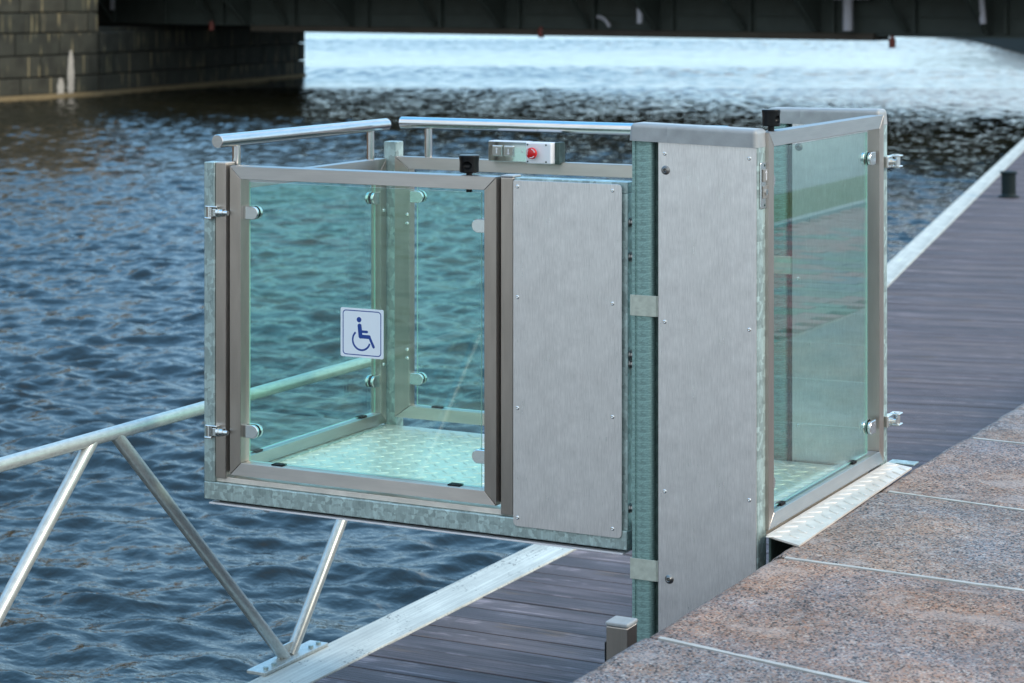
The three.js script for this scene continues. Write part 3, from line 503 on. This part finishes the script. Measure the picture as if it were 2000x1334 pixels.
  for (const y of [0.851, 0.753, 0.473, 0.447, 0.036]) part(fr, 'hex_bolt', merge([cyl([-2.6378, y, -5.872], [-2.634, y, -5.872], 0.0145, 16), hexBolt([-2.634, y, -5.872], [-2.6215, y, -5.872], 0.0115)]), M.darkSteel);

  // front gate
  const gt = new THREE.Group(); gt.name = 'front_gate'; t.add(gt);
  mitred(gt, -3.998, -3.0595, 0.002, 0.966, -5.905, -5.852, 0.040, 'xy', M.steel);
  part(gt, 'gap_seal', box(-4.0115, -3.9985, 0.01, 0.962, -5.900, -5.874, 0.001), M.rubber);
  part(gt, 'gap_seal', box(-3.059, -3.045, 0.01, 0.960, -5.900, -5.874, 0.001), M.rubber);
  pane(gt, -3.944, -3.124, 0.045, 0.916, -5.886, -5.880);
  for (const y of [0.8205, 0.139]) { clampPair(gt, -3.9645, y, -5.883, 1, 'xy', 0.006, 0.060); clampPair(gt, -3.090, y - 0.002, -5.883, -1, 'xy', 0.006, 0.060); }
  for (const x of [-3.834, -3.211]) part(gt, 'setting_block', box(x - 0.02, x + 0.02, 0.0395, 0.0465, -5.895, -5.866, 0.001), M.rubber);
  for (const y of [0.820, 0.135]) {
    const h = part(gt, 'hinge', merge([box(-4.075, -4.049, y - 0.021, y - 0.015, -5.850, -5.822, 0.003), box(-4.075, -4.030, y + 0.015, y + 0.021, -5.850, -5.826, 0.003), cyl([-4.062, y - 0.018, -5.836], [-4.062, y + 0.018, -5.836], 0.011, 18), box(-4.049, -4.034, y - 0.013, y + 0.013, -5.850, -5.828, 0.003)]), M.chrome);
    part(gt, 'hinge_nut', merge([cyl([-4.034, y, -5.838], [-4.026, y, -5.838], 0.0145, 20), cyl([-4.026, y, -5.838], [-4.012, y, -5.838], 0.0125, 6), cyl([-4.012, y, -5.838], [-3.995, y, -5.838], 0.0078, 16)]), M.chrome);
  }
  const k = part(gt, 'latch_knob', knobGeometry(-3.164, 0.974, -5.879, 0.0305, 0.052, 0.25, 0.97), M.black);
  part(gt, 'latch_stem', merge([cyl([-3.164, 0.955, -5.879], [-3.164, 0.976, -5.879], 0.009, 16), cyl([-3.164, 0.916, -5.879], [-3.164, 0.9275, -5.879], 0.009, 16)]), M.black);
  // access sign
  const cnv = document.createElement('canvas'); cnv.width = cnv.height = 512; const c = cnv.getContext('2d');
  c.fillStyle = '#e4eef6'; c.fillRect(0, 0, 512, 512); c.strokeStyle = c.fillStyle = '#123f8e';
  c.lineWidth = 10; c.beginPath(); c.roundRect(30, 26, 452, 460, 36); c.stroke();
  const S = (x, y) => [(x - 165) / 573 * 512, 0];
  c.beginPath(); c.arc(222, 118, 28, 0, 7); c.fill();
  c.lineCap = 'round'; c.lineJoin = 'round'; c.lineWidth = 48; c.beginPath(); c.moveTo(228, 182); c.lineTo(240, 290); c.stroke();
  c.lineWidth = 40; c.beginPath(); c.moveTo(240, 292); c.lineTo(342, 292); c.stroke();
  c.lineWidth = 27; c.beginPath(); c.moveTo(250, 240); c.lineTo(316, 240); c.stroke();
  c.lineWidth = 29; c.beginPath(); c.moveTo(344, 290); c.lineTo(396, 392); c.stroke();
  c.lineWidth = 20; c.lineCap = 'butt'; c.beginPath(); c.arc(250, 330, 104, 0.30, Math.PI * 1.27); c.stroke();
  const st = new THREE.CanvasTexture(cnv); st.colorSpace = THREE.SRGBColorSpace;
  const sx = -3.609, sy = 0.398, sw = 0.151, sh = 0.149, ss = new THREE.Shape(), r = 0.006;
  ss.moveTo(r, 0); ss.lineTo(sw - r, 0); ss.quadraticCurveTo(sw, 0, sw, r); ss.lineTo(sw, sh - r); ss.quadraticCurveTo(sw, sh, sw - r, sh); ss.lineTo(r, sh); ss.quadraticCurveTo(0, sh, 0, sh - r); ss.lineTo(0, r); ss.quadraticCurveTo(0, 0, r, 0);
  const sg = new THREE.ExtrudeGeometry(ss, { depth: 0.002, bevelEnabled: false }), uv = sg.attributes.uv, pp = sg.attributes.position;
  for (let i = 0; i < uv.count; i++) uv.setXY(i, pp.getX(i) / sw, pp.getY(i) / sh);
  sg.translate(sx, sy, -5.8798);
  part(gt, 'access_sign', sg, mat({ map: st, roughness: 0.35 }));
  gt.children.at(-1).userData.label = 'white sign with blue wheelchair symbol';

  // outer side: mitred frame, glass, handrail
  const ls = new THREE.Group(); ls.name = 'side_panel'; t.add(ls);
  mitred(ls, -6.838, -5.905, -0.002, 0.9255, -4.050, -4.010, 0.038, 'zy', M.steel);
  pane(ls, -4.033, -4.027, 0.041, 0.884, -6.790, -5.955);
  for (const y of [0.790, 0.150]) clampPair(ls, -6.800, y, -4.030, 1, 'zy', 0.006, 0.05);
  for (const y of [0.745, 0.205]) part(ls, 'cover_screw', cyl([-4.0105, y, -6.818], [-4.005, y, -6.818], 0.0075, 14, 0.004), M.chrome);
  for (const z of [-6.70, -6.05]) part(ls, 'setting_block', box(-4.042, -4.018, 0.0362, 0.0425, z - 0.02, z + 0.02, 0.001), M.rubber);
  const h1 = part(t, 'handrail', merge([cyl([-4.03, 1.043, -5.832], [-4.03, 1.043, -6.868], 0.0215, 32)]), M.tube);
  for (const z of [-5.832, -6.868]) { const e = z > -6 ? 1 : -1; part(h1, 'end_cap', cyl([-4.03, 1.043, z], [-4.03, 1.043, z + e * 0.0025], 0.0213, 32, 0.0195), M.tube); }
  for (const z of [-5.936, -6.762]) part(h1, 'rail_post', cyl([-4.03, 0.924, z], [-4.03, 1.026, z], 0.0135, 20), M.tube);

  // back side
  const bs = new THREE.Group(); bs.name = 'back_panel'; t.add(bs);
  mitred(bs, -3.962, -2.70, 0.026, 0.936, -6.852, -6.812, 0.042, 'xy', M.steel, 0.058);
  pane(bs, -3.882, -2.76, 0.072, 0.884, -6.835, -6.829);
  for (const y of [0.797, 0.163]) clampPair(bs, -3.907, y, -6.832, 1, 'xy', 0.006, 0.055);
  for (const [x, y] of [[-3.912, 0.735], [-3.912, 0.705], [-3.912, 0.235], [-3.912, 0.265]]) part(bs, 'cover_screw', cyl([x, y, -6.8115], [x, y, -6.807], 0.007, 14, 0.004), M.chrome);
  for (const x of [-3.80, -3.0]) part(bs, 'setting_block', box(x - 0.02, x + 0.02, 0.0685, 0.0735, -6.844, -6.82, 0.001), M.rubber);
  const h2 = part(t, 'handrail', cyl([-3.945, 1.054, -6.832], [-2.72, 1.054, -6.832], 0.0205, 32), M.tube);
  for (const x of [-3.838, -2.82]) part(h2, 'rail_post', cyl([x, 0.935, -6.832], [x, 1.036, -6.832], 0.0135, 20), M.tube);

  // control box on the back rail
  const cb = part(t, 'control_box', box(-3.578, -3.430, 0.934, 1.004, -6.835, -6.785, 0.004, false, 2), M.white);
  part(cb, 'face_plate', box(-3.576, -3.4305, 0.936, 1.0025, -6.7848, -6.7825, 0.001), M.mirror);
  const bc = document.createElement('canvas'); bc.width = bc.height = 64;
  for (const [x, flip] of [[-3.541, 1], [-3.4965, -1]]) {
    part(cb, 'button_bezel', box(x - 0.0185, x + 0.0185, 0.952, 0.989, -6.7824, -6.778, 0.003, false, 2), M.chrome);
    part(cb, 'push_button', box(x - 0.0145, x + 0.0145, 0.956, 0.985, -6.7779, -6.7755, 0.002), M.button);
    part(cb, 'button_mark', merge([box(x - 0.002, x + 0.002, 0.962, 0.979, -6.7754, -6.7751, 0), prism([[x - 0.006, 0.9705 + flip * 0.006], [x, 0.9705 + flip * 0.012], [x + 0.006, 0.9705 + flip * 0.006]], -6.7754, -6.7751, 'xy', false, 0)]), M.white);
  }
  part(cb, 'indicator_screw', cyl([-3.447, 0.9705, -6.7824], [-3.447, 0.9705, -6.780], 0.0035, 12), M.chrome);
  const eb = part(t, 'stop_box', box(-3.4285, -3.3335, 0.932, 1.003, -6.832, -6.772, 0.005, false, 3), M.white);
  part(eb, 'back_plate', box(-3.3333, -3.316, 0.930, 1.004, -6.845, -6.80, 0.001), M.galvDark);
  for (const x of [-3.421, -3.352]) for (const y of [0.939, 0.996]) part(eb, 'corner_screw', cyl([x, y, -6.772], [x, y, -6.7708], 0.0032, 12), M.galvDark);
  const bx = -3.399, by = 0.968;
  part(eb, 'collar', cyl([bx, by, -6.772], [bx, by, -6.764], 0.0125, 24), M.galvDark);
  const mg = new THREE.LatheGeometry([[0.0001, 0.0165], [0.010, 0.0165], [0.0115, 0.014], [0.0165, 0.0145], [0.0192, 0.012], [0.0195, 0.006], [0.0165, 0.001], [0.0001, 0]].map((p) => new THREE.Vector2(...p)), 30); mg.rotateX(Math.PI / 2); mg.translate(bx, by, -6.766);
  part(eb, 'emergency_button', mg, M.red);
  part(eb, 'button_arrows', merge([0.2, 2.3, 4.4].map((a) => { const s = new THREE.Shape(); s.absarc(0, 0, 0.0158, a, a + 1.25, false); s.absarc(0, 0, 0.0132, a + 1.25, a, true); const g = new THREE.ExtrudeGeometry(s, { depth: 0.0008, bevelEnabled: false, curveSegments: 8 }); g.translate(bx, by, -6.7517); return g; })), M.white);
}

// ------------------------------------------------------------------ bridge over the river, pier, far bank
{
  const ang = Math.atan(0.24), B = [-34.5, 0, -51.7];
  const t = thing('road_bridge', 'low dark steel girder bridge crossing the river behind the lift', 'bridge', B); t.rotation.y = -ang;
  const P = (name, g, m, par = t) => { const x = new THREE.Mesh(g, m); x.name = name; par.add(x); return x; };
  const web = P('edge_girder', box(-16, 32, 0.665, 2.4, -0.04, 0, 0.004), M.bridge);
  P('lower_flange', box(0.0, 19.75, 0.505, 0.66, -0.5, 0.16, 0.01), M.flange);
  P('lower_flange', box(-16, -0.02, 0.665, 0.70, -0.5, 0.10, 0.005), M.bridge);
  P('lower_flange', box(19.8, 32, 0.60, 0.66, -0.5, 0.10, 0.005), M.bridge);
  P('mid_rib', box(-16, 32, 1.02, 1.05, 0.002, 0.05, 0.002), M.bridge);
  P('footway_deck', box(-16, 32, 1.86, 2.3, 0.01, 1.7, 0.01), M.bridge);
  P('parapet', box(-16, 32, 2.31, 3.7, 1.5, 1.7, 0.02), M.bridge);
  P('road_deck', box(-16, 32, 2.0, 2.75, -13, -0.05, 0.01), M.bridge);
  for (const z of [-2.6, -5.2, -7.8, -10.4, -12.9]) P('inner_girder', box(-16, 32, 0.68, 1.98, z - 0.2, z + 0.2, 0.005), M.bridge);
  for (const x of [-5.9, -3.6, -1.19, 1.66, 4.4, 6.99, 9.6, 11.97, 14.3, 16.49, 18.7, 20.73, 22.9, 25]) P('stiffener', box(x - 0.03, x + 0.03, 0.67, 1.85, 0.002, 0.13, 0.004), M.bridge, web);
  for (const x of [-6.2, -1.83, 1.07, 6.55, 11.58, 16.07, 20.3]) {      // raking struts up to the footway
    const g = new THREE.BoxGeometry(0.10, 1.45, 0.10); g.rotateZ(0.30); g.rotateX(0.55); g.translate(x, 1.32, 0.42); P('raking_strut', uvm(g), M.bridge);
  }
  for (const x of [-0.2, 3.79, 9.05, 13.84, 18.27, 22.5]) {      // curved bracket plates
    const s = new THREE.Shape(); s.moveTo(0.002, 0.68); s.lineTo(0.16, 0.7); s.quadraticCurveTo(0.42, 1.05, 1.5, 1.84); s.lineTo(0.002, 1.84); s.closePath();
    const g = new THREE.ExtrudeGeometry(s, { depth: 0.08, bevelEnabled: false }); g.rotateY(-Math.PI / 2); g.translate(x + 0.04, 0, 0); P('bracket_plate', uvm(g), M.bridge);
    P('bracket_rim', uvm((() => { const q = new THREE.QuadraticBezierCurve3(new THREE.Vector3(x, 0.72, 0.19), new THREE.Vector3(x, 1.08, 0.46), new THREE.Vector3(x, 1.83, 1.52)); return new THREE.TubeGeometry(q, 10, 0.07, 6); })()), M.bridge);
  }
  P('drain_pipe', cyl([-5.7, 1.06, 0.3], [-5.7, 1.8, 0.3], 0.07, 12), M.pale);
  P('drain_pipe', cyl([13.75, 0.84, 0.62], [13.75, 1.84, 0.62], 0.07, 12), M.pale);
  P('drain_pipe', cyl([19.2, 0.72, 0.30], [19.2, 1.5, 0.30], 0.11, 12), M.pale);
  P('drain_pipe', cyl([22.6, 0.9, 0.5], [22.5, 1.84, 0.5], 0.07, 12), M.pale);
  P('pipe_collar', box(18.9, 19.7, 1.40, 1.52, 0.22, 0.40, 0.01), M.pale);
  P('cable_loop', uvm(new THREE.TubeGeometry(new THREE.QuadraticBezierCurve3(new THREE.Vector3(12.25, 0.98, 0.3), new THREE.Vector3(12.55, 0.95, 0.34), new THREE.Vector3(12.6, 0.74, 0.3)), 8, 0.045, 6)), M.pale);
  for (const [x, y] of [[-1.62, 0.52], [10.34, 0.46], [20.2, 0.36]]) { const l = P('channel_light', merge([cyl([x, y, 0.12], [x, y + 0.2, 0.12], 0.075, 14), cyl([x, y + 0.2, 0.12], [x, y + 0.26, 0.12], 0.045, 10)]), M.lamp); }
}
{
  const b = [-38.3, -1.3, -50], t = thing('bridge_pier', 'massive dark stone bridge pier standing in the river', 'pier', b);
  const poly = (pts, y0, y1) => { const s = new THREE.Shape(pts.map(([x, z]) => new THREE.Vector2(x, -z))); const g = new THREE.ExtrudeGeometry(s, { depth: y1 - y0, bevelEnabled: false }); g.rotateX(-Math.PI / 2); g.translate(0, y0, 0); return uvm(g); };
  part(t, 'core', poly([[-38.05, -49.2], [-40.4, -63.2], [-54, -63.2], [-54, -49.2]], -3, 0.60), M.stones[2]);
  part(t, 'core', poly([[-38.3, -44.2], [-38.1, -49.2], [-54, -49.2], [-54, -44.0]], -3, 4.5), M.stones[2]);
  part(t, 'tide_course', poly([[-38.05, -43.9], [-37.75, -49.3], [-40.2, -63.3], [-54, -63.4], [-54, -43.8]], -2, -1.11), M.tide);
  // facing blocks of the nose, in courses
  const face = (p, q, y0, y1, n, off) => {
    const L = Math.hypot(q[0] - p[0], q[1] - p[1]), a = Math.atan2(-(q[1] - p[1]), q[0] - p[0]); let s = 0, i = 0;
    while (s < L - 0.02) {
      let w = (i === 0 && off ? 1.0 : 1.9) * (0.85 + 0.3 * hash(i, Math.round(y0 * 10), 5)); w = Math.min(w, L - s); const c = s + w / 2, u = c / L;
      const g = new RoundedBoxGeometry(w - 0.03, y1 - y0 - 0.03, 0.34, 1, 0.025); g.rotateY(a); g.translate(lerp(p[0], q[0], u) , (y0 + y1) / 2, lerp(p[1], q[1], u));
      part(t, 'stone_block', uvm(g, false, rnd() * 3, rnd() * 3), M.stones[Math.floor(hash(i, Math.round(y0 * 10), 9) * 4)]); s += w; i++;
    }
  };
  const ys = [-1.12, -0.66, -0.09, 0.50, 1.03, 1.6, 2.2];
  for (let k = 0; k + 1 < ys.length; k++) { face([-38.2, -43.9], [-37.98, -49.1], ys[k], ys[k + 1], 0, k % 2); face([-50, -43.75], [-38.3, -43.85], ys[k], ys[k + 1], 0, k % 2); }
  for (let k = 0; k < 3; k++) face([-38.0, -49.2], [-40.3, -63.1], ys[k], ys[k + 1], 0, k % 2);
  part(t, 'upper_masonry', poly([[-38.5, -44.6], [-38.4, -50.2], [-54, -50.2], [-54, -44.6]], 4.5, 7.5), M.sandstone);
  // lime runs on the nose
  const lime = (z, y0, y1, w) => { const n = 16, L = [], R = []; for (let i = 0; i <= n; i++) { const f = i / n, y = lerp(y0, y1, f), k = w * (1 - Math.pow(f, 5) * 0.75) * rr(0.7, 1.1); L.push([z - k / 2 + rr(-0.01, 0.01), y]); R.push([z + k / 2 + rr(-0.01, 0.01), y]); } const g = new THREE.ExtrudeGeometry(new THREE.Shape([...L, ...R.reverse()].map((p) => new THREE.Vector2(...p))), { depth: 0.015, bevelEnabled: false }); g.rotateY(-Math.PI / 2); g.translate(lerp(-38.2, -37.98, (-43.9 - z) / 5.2) + 0.19, 0, 0); part(t, 'lime_run', uvm(g), M.lime); };
  lime(-47.95, -1.12, 0.02, 0.26); lime(-47.55, -1.12, -0.70, 0.30);
}
{
  const t = thing('far_embankment', 'distant low grassy river bank beyond the bridge at the right edge', 'embankment', [-26, -1.4, -120]);
  const pts = [[-38.5, -136], [-34, -124], [-27, -105.5], [-20, -92], [60, -80], [60, -190], [-60, -190]];
  const s = new THREE.Shape(pts.map(([x, z]) => new THREE.Vector2(x, -z))), g = new THREE.ExtrudeGeometry(s, { depth: 1.1, bevelEnabled: true, bevelThickness: 1.4, bevelSize: 2.2, bevelOffset: -2.4, bevelSegments: 2 }); g.rotateX(-Math.PI / 2); g.translate(0, -1.7, 0);
  part(t, 'slope', uvm(g), M.bank);
}

// the near-left bank of the river and its row of brick and plaster houses: out of frame, mirrored in the steel and in the water
{
  const b = struct('left_bank');
  part(b, 'bank_wall', box(-58, -56, -3, 1.2, -86, 90, 0.05), M.wall);
  part(b, 'bank_street', box(-150, -58.01, -3, 1.0, -86, 90, 0), M.asphalt);
  const tones = [[0.36, 0.21, 0.12], [0.46, 0.30, 0.13], [0.30, 0.18, 0.12], [0.42, 0.30, 0.18], [0.34, 0.22, 0.14]].map((rgb) => mat({ rgb, map: rep(grimeT, 0.2, 0.2), roughness: 0.95 }));
  const names = ['red-brown brick house', 'ochre plaster house', 'dark brown house', 'sand-coloured house', 'chestnut house', 'second ochre house', 'second brick house', 'last brown house'], roofM = mat({ rgb: [0.10, 0.07, 0.06], roughness: 0.9 }), paneM = mat({ rgb: [0.03, 0.035, 0.04], roughness: 0.1 });
  const winG = new THREE.BoxGeometry(0.12, 1.8, 1.1);
  let z = -85;
  for (let i = 0; i < 8; i++) {
    const w = 17 + 6 * hash(i, 1, 1), h = 12 + 5 * hash(i, 2, 3), z1 = z + w, t = thing('town_house', names[i] + ' standing on the left river bank', 'house', [-62, 1.0, (z + z1) / 2], 'houses on the left bank');
    part(t, 'wall', box(-76, -62, 1.0, 1 + h, z, z1 - 0.05, 0.03), tones[[0, 1, 2, 3, 4, 1, 0, 2][i]]);
    part(t, 'roof', prism([[-76.4, 1 + h], [-61.6, 1 + h], [-69, 1 + h + 4]], z, z1 - 0.05, 'xy', false, 0.01), roofM);
    for (let f = 0; f < Math.floor(h / 3.4); f++) for (let k = 0; k < Math.floor(w / 3); k++) { const m = new THREE.Mesh(winG, paneM); m.name = 'window'; m.position.set(0.0, 2.2 + f * 3.3, -w / 2 + 1.8 + k * 3); t.add(m); }
    z = z1;
  }
}

onAll(scene);
renderer.render(scene, camera);
